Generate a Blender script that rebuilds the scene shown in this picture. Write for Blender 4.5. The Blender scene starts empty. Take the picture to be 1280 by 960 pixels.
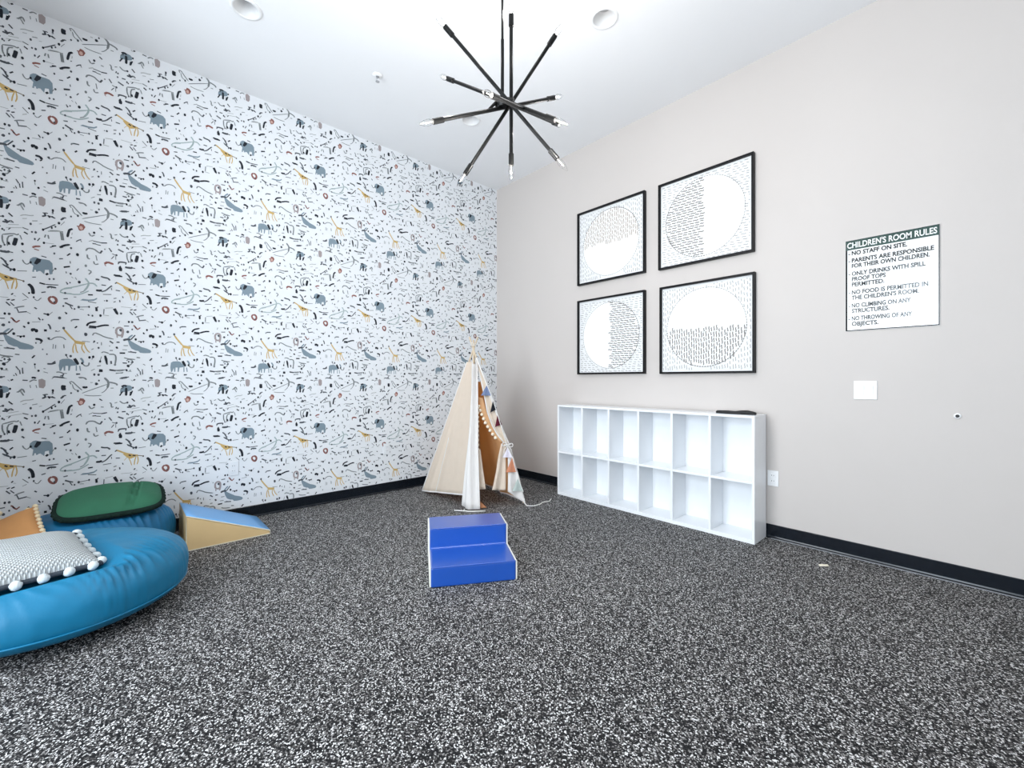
import bpy, bmesh, math, random
from mathutils import Vector, Matrix, noise
random.seed(7)
S = bpy.context.scene
COL = S.collection
PI = math.pi

# ---------------------------------------------------------------- camera
cam_d = bpy.data.cameras.new('camera')
cam_d.sensor_width = 36.0
cam_d.lens = 541.0 / 1280 * 36.0
cam_d.shift_y = -5.0 / 1280
cam_d.clip_start = 0.05
cam = bpy.data.objects.new('camera', cam_d)
cam.location = (4.341, -3.691, 1.2)
cam.rotation_euler = (PI / 2, 0, math.radians(47.618))
COL.objects.link(cam)
S.camera = cam

# ---------------------------------------------------------------- world, daylight, exposure
wd = bpy.data.worlds.new('daylight_sky')
S.world = wd
wd.use_nodes = True
bg = wd.node_tree.nodes['Background']
bg.inputs[0].default_value = (0.62, 0.78, 1.0, 1)
bg.inputs[1].default_value = 1.1


def window_light(name, loc, rz, w, h_, power, color):
    l = bpy.data.lights.new(name, 'AREA')
    l.shape = 'RECTANGLE'
    l.size = w
    l.size_y = h_
    l.energy = power
    l.color = color
    o = bpy.data.objects.new(name, l)
    o.location = loc
    o.rotation_euler = (PI / 2, 0, rz)      # rz 0 shines along +y, PI / 2 along -x
    COL.objects.link(o)


# windows in the front wall (behind the camera) as (x0, x1, z0, z1)
WINS = [(1.45, 2.85, 0.35, 3.2), (3.2, 4.6, 0.06, 3.1)]
DAY = (0.90, 0.95, 1.0)
window_light('window_daylight', (2.15, -5.78, 1.78), 0, 1.4, 2.85, 132, DAY)
window_light('window_daylight', (3.9, -5.78, 1.58), 0, 1.4, 3.04, 140, (0.84, 0.92, 1.0))
BULB_POWER, BULB_COLOR = 5.4, (1.0, 0.965, 0.93)
S.view_settings.view_transform = 'Standard'
S.view_settings.look = 'None'
S.view_settings.exposure = 0.0
S.view_settings.gamma = 1.0
S.view_settings.use_curve_mapping = False

# ---------------------------------------------------------------- helpers


class MB:
    """collects verts and faces for ONE mesh object"""

    def __init__(s):
        s.v, s.f, s.m = [], [], []

    def add(s, vs, fs, mi=0):
        b = len(s.v)
        s.v += [tuple(p) for p in vs]
        s.f += [tuple(b + i for i in f) for f in fs]
        s.m += [mi] * len(fs)

    def box(s, a, b, mi=0):
        x0, y0, z0 = a
        x1, y1, z1 = b
        s.add([(x0, y0, z0), (x1, y0, z0), (x1, y1, z0), (x0, y1, z0), (x0, y0, z1), (x1, y0, z1), (x1, y1, z1), (x0, y1, z1)],
              [(0, 3, 2, 1), (4, 5, 6, 7), (0, 1, 5, 4), (1, 2, 6, 5), (2, 3, 7, 6), (3, 0, 4, 7)], mi)

    def tube(s, pts, r, n=10, caps=True, mi=0):
        pts = [Vector(p) for p in pts]
        rs = r if isinstance(r, (list, tuple)) else [r] * len(pts)
        up = None
        vs, fs = [], []
        for i, p in enumerate(pts):
            t = (pts[min(i + 1, len(pts) - 1)] - pts[max(i - 1, 0)]).normalized()
            if up is None:
                up = t.orthogonal().normalized()
            else:
                up = (up - t * up.dot(t))
                up = up.normalized() if up.length > 1e-6 else t.orthogonal().normalized()
            sd = t.cross(up)
            for k in range(n):
                a = 2 * PI * k / n
                vs.append(p + (up * math.cos(a) + sd * math.sin(a)) * rs[i])
        for i in range(len(pts) - 1):
            for k in range(n):
                k2 = (k + 1) % n
                fs.append((i * n + k, i * n + k2, (i + 1) * n + k2, (i + 1) * n + k))
        if caps:
            fs.append(tuple(reversed(range(n))))
            fs.append(tuple(range((len(pts) - 1) * n, len(pts) * n)))
        s.add(vs, fs, mi)

    def lathe(s, prof, c=(0, 0, 0), n=24, axis=Vector((0, 0, 1)), mi=0):
        """prof: (radius, height) pairs turned about axis through c"""
        axis = Vector(axis).normalized()
        u = axis.orthogonal().normalized()
        w = axis.cross(u)
        c = Vector(c)
        vs, fs = [], []
        for r, h in prof:
            for k in range(n):
                a = 2 * PI * k / n
                vs.append(c + axis * h + (u * math.cos(a) + w * math.sin(a)) * max(r, 1e-5))
        for i in range(len(prof) - 1):
            for k in range(n):
                k2 = (k + 1) % n
                fs.append((i * n + k, i * n + k2, (i + 1) * n + k2, (i + 1) * n + k))
        s.add(vs, fs, mi)

    def grid(s, fn, nu, nv, mi=0):
        vs = [fn(i / nu, j / nv) for j in range(nv + 1) for i in range(nu + 1)]
        fs = [(j * (nu + 1) + i, j * (nu + 1) + i + 1, (j + 1) * (nu + 1) + i + 1, (j + 1) * (nu + 1) + i) for j in range(nv) for i in range(nu)]
        s.add(vs, fs, mi)

    def build(s, name, mats, parent=None, smooth=False, bevel=0, seg=2, solid=0, weld=False, loc=None, rot=None):
        me = bpy.data.meshes.new(name)
        me.from_pydata(s.v, [], s.f)
        mats = mats if isinstance(mats, (list, tuple)) else [mats]
        for m in mats:
            me.materials.append(m)
        me.polygons.foreach_set('material_index', s.m)
        if smooth:
            me.polygons.foreach_set('use_smooth', [True] * len(me.polygons))
        bm = bmesh.new()
        bm.from_mesh(me)
        if weld:
            bmesh.ops.remove_doubles(bm, verts=bm.verts, dist=1e-5)
        bmesh.ops.recalc_face_normals(bm, faces=bm.faces)
        if bevel:
            bmesh.ops.bevel(bm, geom=bm.edges[:], offset=bevel, segments=seg, profile=0.5, affect='EDGES')
        bm.to_mesh(me)
        bm.free()
        o = bpy.data.objects.new(name, me)
        COL.objects.link(o)
        if parent:
            o.parent = parent
        if solid:
            md = o.modifiers.new('thickness', 'SOLIDIFY')
            md.thickness = solid
            md.offset = 0
        if loc:
            o.location = loc
        if rot:
            o.rotation_euler = rot
        return o


def tag(o, label=None, cat=None, group=None, kind=None):
    if label:
        o['label'] = label
    if cat:
        o['category'] = cat
    if group:
        o['group'] = group
    if kind:
        o['kind'] = kind
    return o


def thing(name, label, cat, loc=(0, 0, 0), rot=(0, 0, 0), group=None):
    o = bpy.data.objects.new(name, None)
    o.empty_display_size = 0.1
    o.location = loc
    o.rotation_euler = rot
    COL.objects.link(o)
    return tag(o, label, cat, group)


def copy_tree(o, parent=None):
    c = o.copy()
    COL.objects.link(c)
    if parent:
        c.parent = parent
    for ch in list(o.children):
        copy_tree(ch, c)
    return c


def box(name, a, b, mat, parent=None, bevel=0.0):
    m = MB()
    m.box(a, b)
    return m.build(name, mat, parent, bevel=bevel)


# ---------------------------------------------------------------- materials

def mat(name, color, rough=0.5, spec=0.5, metal=0.0, coat=0.0, coat_rough=0.2):
    m = bpy.data.materials.new(name)
    m.use_nodes = True
    b = m.node_tree.nodes['Principled BSDF']
    b.inputs['Base Color'].default_value = (*color, 1)
    b.inputs['Roughness'].default_value = rough
    b.inputs['Specular IOR Level'].default_value = spec
    b.inputs['Metallic'].default_value = metal
    b.inputs['Coat Weight'].default_value = coat
    b.inputs['Coat Roughness'].default_value = coat_rough
    return m


def nodes(m):
    nt = m.node_tree
    return nt, nt.nodes, nt.links, nt.nodes['Principled BSDF']


def vary(m, scale=8, amt=0.12, bump=0.0, bscale=200, detail=3):
    """mottled colour and fine relief on a plain material"""
    nt, N, L, b = nodes(m)
    tc = N.new('ShaderNodeTexCoord')
    nz = N.new('ShaderNodeTexNoise')
    nz.inputs['Scale'].default_value = scale
    nz.inputs['Detail'].default_value = detail
    L.new(tc.outputs['Object'], nz.inputs['Vector'])
    hs = N.new('ShaderNodeHueSaturation')
    hs.inputs['Color'].default_value = b.inputs['Base Color'].default_value
    mr = N.new('ShaderNodeMapRange')
    mr.inputs['To Min'].default_value = 1 - amt
    mr.inputs['To Max'].default_value = 1 + amt
    L.new(nz.outputs['Fac'], mr.inputs['Value'])
    L.new(mr.outputs['Result'], hs.inputs['Value'])
    L.new(hs.outputs['Color'], b.inputs['Base Color'])
    if bump:
        n2 = N.new('ShaderNodeTexNoise')
        n2.inputs['Scale'].default_value = bscale
        L.new(tc.outputs['Object'], n2.inputs['Vector'])
        bp = N.new('ShaderNodeBump')
        bp.inputs['Strength'].default_value = bump
        bp.inputs['Distance'].default_value = 0.003
        L.new(n2.outputs['Fac'], bp.inputs['Height'])
        L.new(bp.outputs['Normal'], b.inputs['Normal'])
    return m


def weave(m, scale=260, strength=0.6, dist=0.003, dark=0.0, turn=0):
    """woven cloth: two crossed waves give relief and a darker gap colour"""
    nt, N, L, b = nodes(m)
    tc = N.new('ShaderNodeTexCoord')
    mp = N.new('ShaderNodeMapping')
    mp.inputs['Rotation'].default_value = (0, 0, math.radians(turn))
    L.new(tc.outputs['Object'], mp.inputs['Vector'])
    ws = []
    for d in ('X', 'Y'):
        w = N.new('ShaderNodeTexWave')
        w.bands_direction = d
        w.inputs['Scale'].default_value = scale
        w.inputs['Distortion'].default_value = 0.6
        L.new(mp.outputs['Vector'], w.inputs['Vector'])
        ws.append(w)
    mx = N.new('ShaderNodeMath')
    mx.operation = 'MULTIPLY'
    L.new(ws[0].outputs['Fac'], mx.inputs[0])
    L.new(ws[1].outputs['Fac'], mx.inputs[1])
    bp = N.new('ShaderNodeBump')
    bp.inputs['Strength'].default_value = strength
    bp.inputs['Distance'].default_value = dist
    L.new(mx.outputs[0], bp.inputs['Height'])
    L.new(bp.outputs['Normal'], b.inputs['Normal'])
    if dark:
        c = b.inputs['Base Color'].default_value
        mix = N.new('ShaderNodeMix')
        mix.data_type = 'RGBA'
        mix.inputs[6].default_value = (c[0] * (1 - dark), c[1] * (1 - dark), c[2] * (1 - dark), 1)
        mix.inputs[7].default_value = c
        rp = N.new('ShaderNodeMapRange')
        rp.inputs['From Max'].default_value = 0.45
        L.new(mx.outputs[0], rp.inputs['Value'])
        L.new(rp.outputs['Result'], mix.inputs[0])
        L.new(mix.outputs[2], b.inputs['Base Color'])
    return m


def translucent(m, color, fac):
    nt, N, L, b = nodes(m)
    out = N['Material Output']
    t = N.new('ShaderNodeBsdfTranslucent')
    t.inputs['Color'].default_value = (*color, 1)
    mx = N.new('ShaderNodeMixShader')
    mx.inputs[0].default_value = fac
    L.new(b.outputs[0], mx.inputs[1])
    L.new(t.outputs[0], mx.inputs[2])
    L.new(mx.outputs[0], out.inputs['Surface'])
    return m


M_wallpaper = vary(mat('wallpaper_paper', (0.80, 0.82, 0.845), 0.55, 0.3), 3, 0.02, 0.08, 300)
M_taupe = vary(mat('taupe_wall_paint', (0.60, 0.555, 0.525), 0.55, 0.35), 2, 0.02, 0.10, 260)
M_ceil = vary(mat('white_ceiling_paint', (0.91, 0.915, 0.925), 0.7, 0.2), 2, 0.015, 0.06, 200)
M_plain = vary(mat('white_wall_paint', (0.82, 0.82, 0.82), 0.6, 0.3), 2, 0.02)
M_base = vary(mat('black_vinyl_baseboard', (0.004, 0.007, 0.012), 0.2, 0.42), 20, 0.2)
M_strip = mat('toe_highlight_grey', (0.30, 0.31, 0.33), 0.3, 0.5)
M_white = vary(mat('white_laminate', (0.90, 0.92, 0.945), 0.2, 0.5), 4, 0.015)
M_plastic = vary(mat('white_plastic', (0.88, 0.88, 0.88), 0.3, 0.5), 10, 0.01)
M_slot = mat('dark_slot', (0.03, 0.03, 0.03), 0.6)
M_black = vary(mat('black_metal', (0.003, 0.003, 0.003), 0.35, 0.22), 30, 0.25)
M_frame = vary(mat('black_frame_paint', (0.004, 0.004, 0.005), 0.45, 0.2), 30, 0.2)
M_paper = vary(mat('art_paper', (0.80, 0.80, 0.80), 0.6, 0.3), 20, 0.01)
M_disc = vary(mat('art_white_disc', (0.90, 0.90, 0.90), 0.5, 0.3), 20, 0.005)
M_ink1 = mat('grey_ink', (0.20, 0.185, 0.17), 0.6)
M_ink2 = mat('pale_ink', (0.36, 0.35, 0.34), 0.6)
M_ink3 = mat('tan_ink', (0.42, 0.35, 0.29), 0.6)
M_bluev = vary(mat('royal_blue_vinyl', (0.004, 0.076, 0.42), 0.35, 0.5, coat=1.0, coat_rough=0.3), 5, 0.06, 0.05, 60)
M_cream_v = vary(mat('cream_vinyl', (0.82, 0.80, 0.72), 0.4, 0.4), 6, 0.03)
M_tanv = vary(mat('tan_vinyl', (0.74, 0.53, 0.27), 0.42, 0.4), 6, 0.05, 0.05, 60)
M_skyv = vary(mat('sky_blue_vinyl', (0.16, 0.42, 0.80), 0.36, 0.5), 6, 0.05, 0.05, 60)
M_bag1 = vary(mat('turquoise_cloth', (0.001, 0.165, 0.32), 0.45, 0.45), 6, 0.10, 0.12, 120)
M_bag2 = vary(mat('blue_cloth', (0.002, 0.125, 0.27), 0.5, 0.4), 6, 0.10, 0.12, 120)
M_knit = weave(mat('pale_grey_knit', (0.76, 0.80, 0.815), 0.9, 0.2), 30, 1.0, 0.007, 0.5, 45)
M_knitpom = vary(mat('pale_grey_yarn', (0.66, 0.72, 0.74), 0.95, 0.1), 60, 0.25, 0.8, 150)
M_trimdark = vary(mat('dark_grey_trim', (0.035, 0.045, 0.06), 0.8), 60, 0.4)
M_green = weave(vary(mat('green_cotton', (0.028, 0.135, 0.075), 0.75, 0.3), 9, 0.12), 300, 0.25)
M_greendark = vary(mat('dark_green_yarn', (0.006, 0.018, 0.014), 0.9, 0.2), 70, 0.4, 0.6, 150)
M_tassel = vary(mat('cream_yarn', (0.80, 0.66, 0.44), 0.9, 0.2), 70, 0.2, 0.6, 200)
M_orange = weave(vary(mat('tan_orange_cotton', (0.56, 0.27, 0.10), 0.8, 0.3), 9, 0.1), 300, 0.25)
M_creampat = vary(mat('cream_cotton', (0.78, 0.62, 0.46), 0.85, 0.2), 20, 0.25, 0.3, 90)
M_canvas = translucent(vary(mat('cream_canvas', (0.85, 0.77, 0.65), 0.85, 0.2), 14, 0.05, 0.3, 500), (0.85, 0.50, 0.22), 0.30)
M_tinted = translucent(vary(mat('light_tinted_canvas', (0.86, 0.60, 0.34), 0.85, 0.2), 14, 0.06, 0.3, 500), (0.95, 0.62, 0.32), 0.5)  # cream canvas inside: light through it and shade painted as tan
M_whitecl = translucent(vary(mat('white_cotton', (0.86, 0.84, 0.82), 0.85, 0.2), 14, 0.04, 0.3, 400), (0.9, 0.7, 0.5), 0.15)
M_wood = vary(mat('pine_pole', (0.62, 0.50, 0.36), 0.6), 30, 0.15)
M_cord = vary(mat('white_cord', (0.85, 0.84, 0.80), 0.8), 80, 0.08)


def flagmat(n, c):
    return vary(mat(n, c, 0.85, 0.2), 40, 0.12)


# rubber floor: black crumb with grey and white flecks
M_floor = mat('speckled_rubber_floor', (0.02, 0.02, 0.02), 0.65, 0.18)
nt, N, L, b = nodes(M_floor)
tc = N.new('ShaderNodeTexCoord')
nzw = N.new('ShaderNodeTexNoise')
nzw.inputs['Scale'].default_value = 150
mxv = N.new('ShaderNodeMix')
mxv.data_type = 'RGBA'
mxv.inputs[0].default_value = 0.007
L.new(tc.outputs['Object'], nzw.inputs['Vector'])
L.new(tc.outputs['Object'], mxv.inputs[6])
L.new(nzw.outputs['Color'], mxv.inputs[7])
vo = N.new('ShaderNodeTexVoronoi')
vo.voronoi_dimensions = '2D'
vo.inputs['Scale'].default_value = 235
vo.inputs['Randomness'].default_value = 1.0
L.new(mxv.outputs[2], vo.inputs['Vector'])
sp = N.new('ShaderNodeSeparateColor')
L.new(vo.outputs['Color'], sp.inputs['Color'])
cr = N.new('ShaderNodeValToRGB')
cr.color_ramp.interpolation = 'CONSTANT'
e = cr.color_ramp.elements
e[0].position, e[0].color = 0.0, (0.006, 0.006, 0.007, 1)
e[1].position, e[1].color = 0.42, (0.020, 0.019, 0.020, 1)
for p, c in ((0.60, (0.10, 0.095, 0.092, 1)), (0.74, (0.26, 0.25, 0.245, 1)), (0.88, (0.72, 0.715, 0.71, 1))):
    q = e.new(p)
    q.color = c
L.new(sp.outputs['Red'], cr.inputs['Fac'])
L.new(cr.outputs['Color'], b.inputs['Base Color'])
bp = N.new('ShaderNodeBump')
bp.inputs['Strength'].default_value = 0.35
bp.inputs['Distance'].default_value = 0.002
L.new(sp.outputs['Green'], bp.inputs['Height'])
L.new(bp.outputs['Normal'], b.inputs['Normal'])

# print colours on the wallpaper come from a colour attribute
M_print = mat('wallpaper_ink', (0.1, 0.1, 0.1), 0.6, 0.3)
nt, N, L, b = nodes(M_print)
at = N.new('ShaderNodeAttribute')
at.attribute_name = 'ink'
L.new(at.outputs['Color'], b.inputs['Base Color'])

# clear bulb and window glass: mostly see-through, some reflection


def clear(name, tint, refl):
    m = bpy.data.materials.new(name)
    m.use_nodes = True
    N = m.node_tree.nodes
    L = m.node_tree.links
    N.remove(N['Principled BSDF'])
    t = N.new('ShaderNodeBsdfTransparent')
    t.inputs['Color'].default_value = (*tint, 1)
    g = N.new('ShaderNodeBsdfGlossy')
    g.inputs['Roughness'].default_value = 0.03
    lw = N.new('ShaderNodeLayerWeight')
    lw.inputs['Blend'].default_value = refl
    mx = N.new('ShaderNodeMixShader')
    L.new(lw.outputs['Fresnel'], mx.inputs[0])
    L.new(t.outputs[0], mx.inputs[1])
    L.new(g.outputs[0], mx.inputs[2])
    L.new(mx.outputs[0], N['Material Output'].inputs['Surface'])
    return m


M_glass = clear('window_glass', (0.97, 0.98, 0.98), 0.12)
M_bulb = clear('clear_bulb_glass', (0.985, 0.985, 0.985), 0.06)

# ---------------------------------------------------------------- the room
RX, RY, HC = 6.4, -5.6, 3.695
T = 0.14
tag(box('floor', (-T, RY - T, -0.1), (RX + T, T, 0), M_floor), kind='structure')
wall_left = tag(box('wall_left', (-T, RY - T, 0), (0, T, HC), M_wallpaper), kind='structure')
wall_back = tag(box('wall_back', (0, 0, 0), (RX, T, HC), M_taupe), kind='structure')
tag(box('wall_right', (RX, RY - T, 0), (RX + T, T, HC), M_plain), kind='structure')
tag(box('shade_block', (0.0, RY, 0), (1.2, RY + 0.85, HC), M_plain), kind='structure')  # unseen block, added to keep daylight off the left end of the wallpaper
m = MB()
xs = [0.0]
for w in WINS:
    xs += [w[0], w[1]]
xs.append(RX)
for i in range(0, len(xs), 2):
    m.box((xs[i], RY - T, 0), (xs[i + 1], RY, HC))
for w in WINS:
    m.box((w[0], RY - T, 0), (w[1], RY, w[2]))
    m.box((w[0], RY - T, w[3]), (w[1], RY, HC))
tag(m.build('wall_front', M_plain), kind='structure')
for k, (x0, x1, z0, z1) in enumerate(WINS):
    m = MB()
    fw = 0.05
    for a, c in (((x0, z0), (x1, z0 + fw)), ((x0, z1 - fw), (x1, z1)), ((x0, z0 + fw), (x0 + fw, z1 - fw)), ((x1 - fw, z0 + fw), (x1, z1 - fw))):
        m.box((a[0], RY - 0.10, a[1]), (c[0], RY - 0.03, c[1]))
    fr = tag(m.build('window_%d' % (k + 1), M_black), kind='structure')
    box('pane', (x0 + fw, RY - 0.07, z0 + fw), (x1 - fw, RY - 0.064, z1 - fw), M_glass, fr)

# ceiling with a round hole for every recessed downlight
LIGHTS = [(0.99, -3.05), (2.564, -1.209), (1.005, -1.187)]
HR = 0.078
m = MB()
cell = 0.12
xc = sorted({0.0, RX} | {round(x + d, 4) for x, _ in LIGHTS for d in (-cell, cell)})
yc = sorted({RY, 0.0} | {round(y + d, 4) for _, y in LIGHTS for d in (-cell, cell)})
for i in range(len(xc) - 1):
    for j in range(len(yc) - 1):
        x0, x1, y0, y1 = xc[i], xc[i + 1], yc[j], yc[j + 1]
        hit = [l for l in LIGHTS if x0 - 1e-3 < l[0] < x1 + 1e-3 and y0 - 1e-3 < l[1] < y1 + 1e-3]
        if not hit:
            m.add([(x0, y0, HC), (x1, y0, HC), (x1, y1, HC), (x0, y1, HC)], [(0, 3, 2, 1)])
            continue
        cx, cy = hit[0]
        n = 32
        ring, sq = [], []
        for k in range(n):
            a = 2 * PI * k / n
            c, s_ = math.cos(a), math.sin(a)
            ring.append((cx + HR * c, cy + HR * s_, HC))
            tx = ((x1 - cx) if c > 0 else (cx - x0)) / max(abs(c), 1e-6)
            ty = ((y1 - cy) if s_ > 0 else (cy - y0)) / max(abs(s_), 1e-6)
            t = min(tx, ty)
            sq.append((cx + t * c, cy + t * s_, HC))
        m.add(ring + sq, [(k, n + k, n + (k + 1) % n, (k + 1) % n) for k in range(n)])
        # the corners that the straight chords leave out
        for px, py in ((x0, y0), (x1, y0), (x1, y1), (x0, y1)):
            a = math.atan2(py - cy, px - cx) % (2 * PI)
            k = int(a / (2 * PI / n)) % n
            m.add([sq[k], (px, py, HC), sq[(k + 1) % n]], [(0, 1, 2)])
m.add([(-T, RY - T, HC + 0.25), (RX + T, RY - T, HC + 0.25), (RX + T, T, HC + 0.25), (-T, T, HC + 0.25)], [(0, 1, 2, 3)])
for a, c in (((-T, RY - T), (RX + T, RY - T)), ((RX + T, RY - T), (RX + T, T)), ((RX + T, T), (-T, T)), ((-T, T), (-T, RY - T))):
    m.add([(*a, HC), (*c, HC), (*c, HC + 0.25), (*a, HC + 0.25)], [(0, 1, 2, 3)])
ceil_o = m.build('ceiling', M_ceil)
tag(ceil_o, kind='structure')

# black cove baseboards with a toe that runs out onto the floor


def cove(name, p0, p1, nrm):
    prof = [(0.0, 0.1), (0.004, 0.1), (0.006, 0.096), (0.006, 0.014), (0.009, 0.006), (0.014, 0.0025), (0.022, 0.0015), (0.022, 0.0), (0, 0)]
    m = MB()
    p0, p1, nrm = Vector(p0), Vector(p1), Vector(nrm)
    vs = [p0 + nrm * a + Vector((0, 0, z)) for a, z in prof] + [p1 + nrm * a + Vector((0, 0, z)) for a, z in prof]
    n = len(prof)
    m.add(vs, [(i, i + 1, n + i + 1, n + i) for i in range(n - 1)] + [tuple(range(n)), tuple(range(n, 2 * n))])
    return tag(m.build(name, M_base), kind='structure')


cove('baseboard_left', (0, RY + 0.85, 0), (0, 0, 0), (1, 0, 0))
cove('baseboard_back', (0.026, 0, 0), (RX, 0, 0), (0, -1, 0))
tag(box('toe_highlight', (3.24, -0.036, 0), (RX, -0.027, 0.004), M_strip), kind='structure')  # pale strip painted in for the highlight along the baseboard toe

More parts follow.
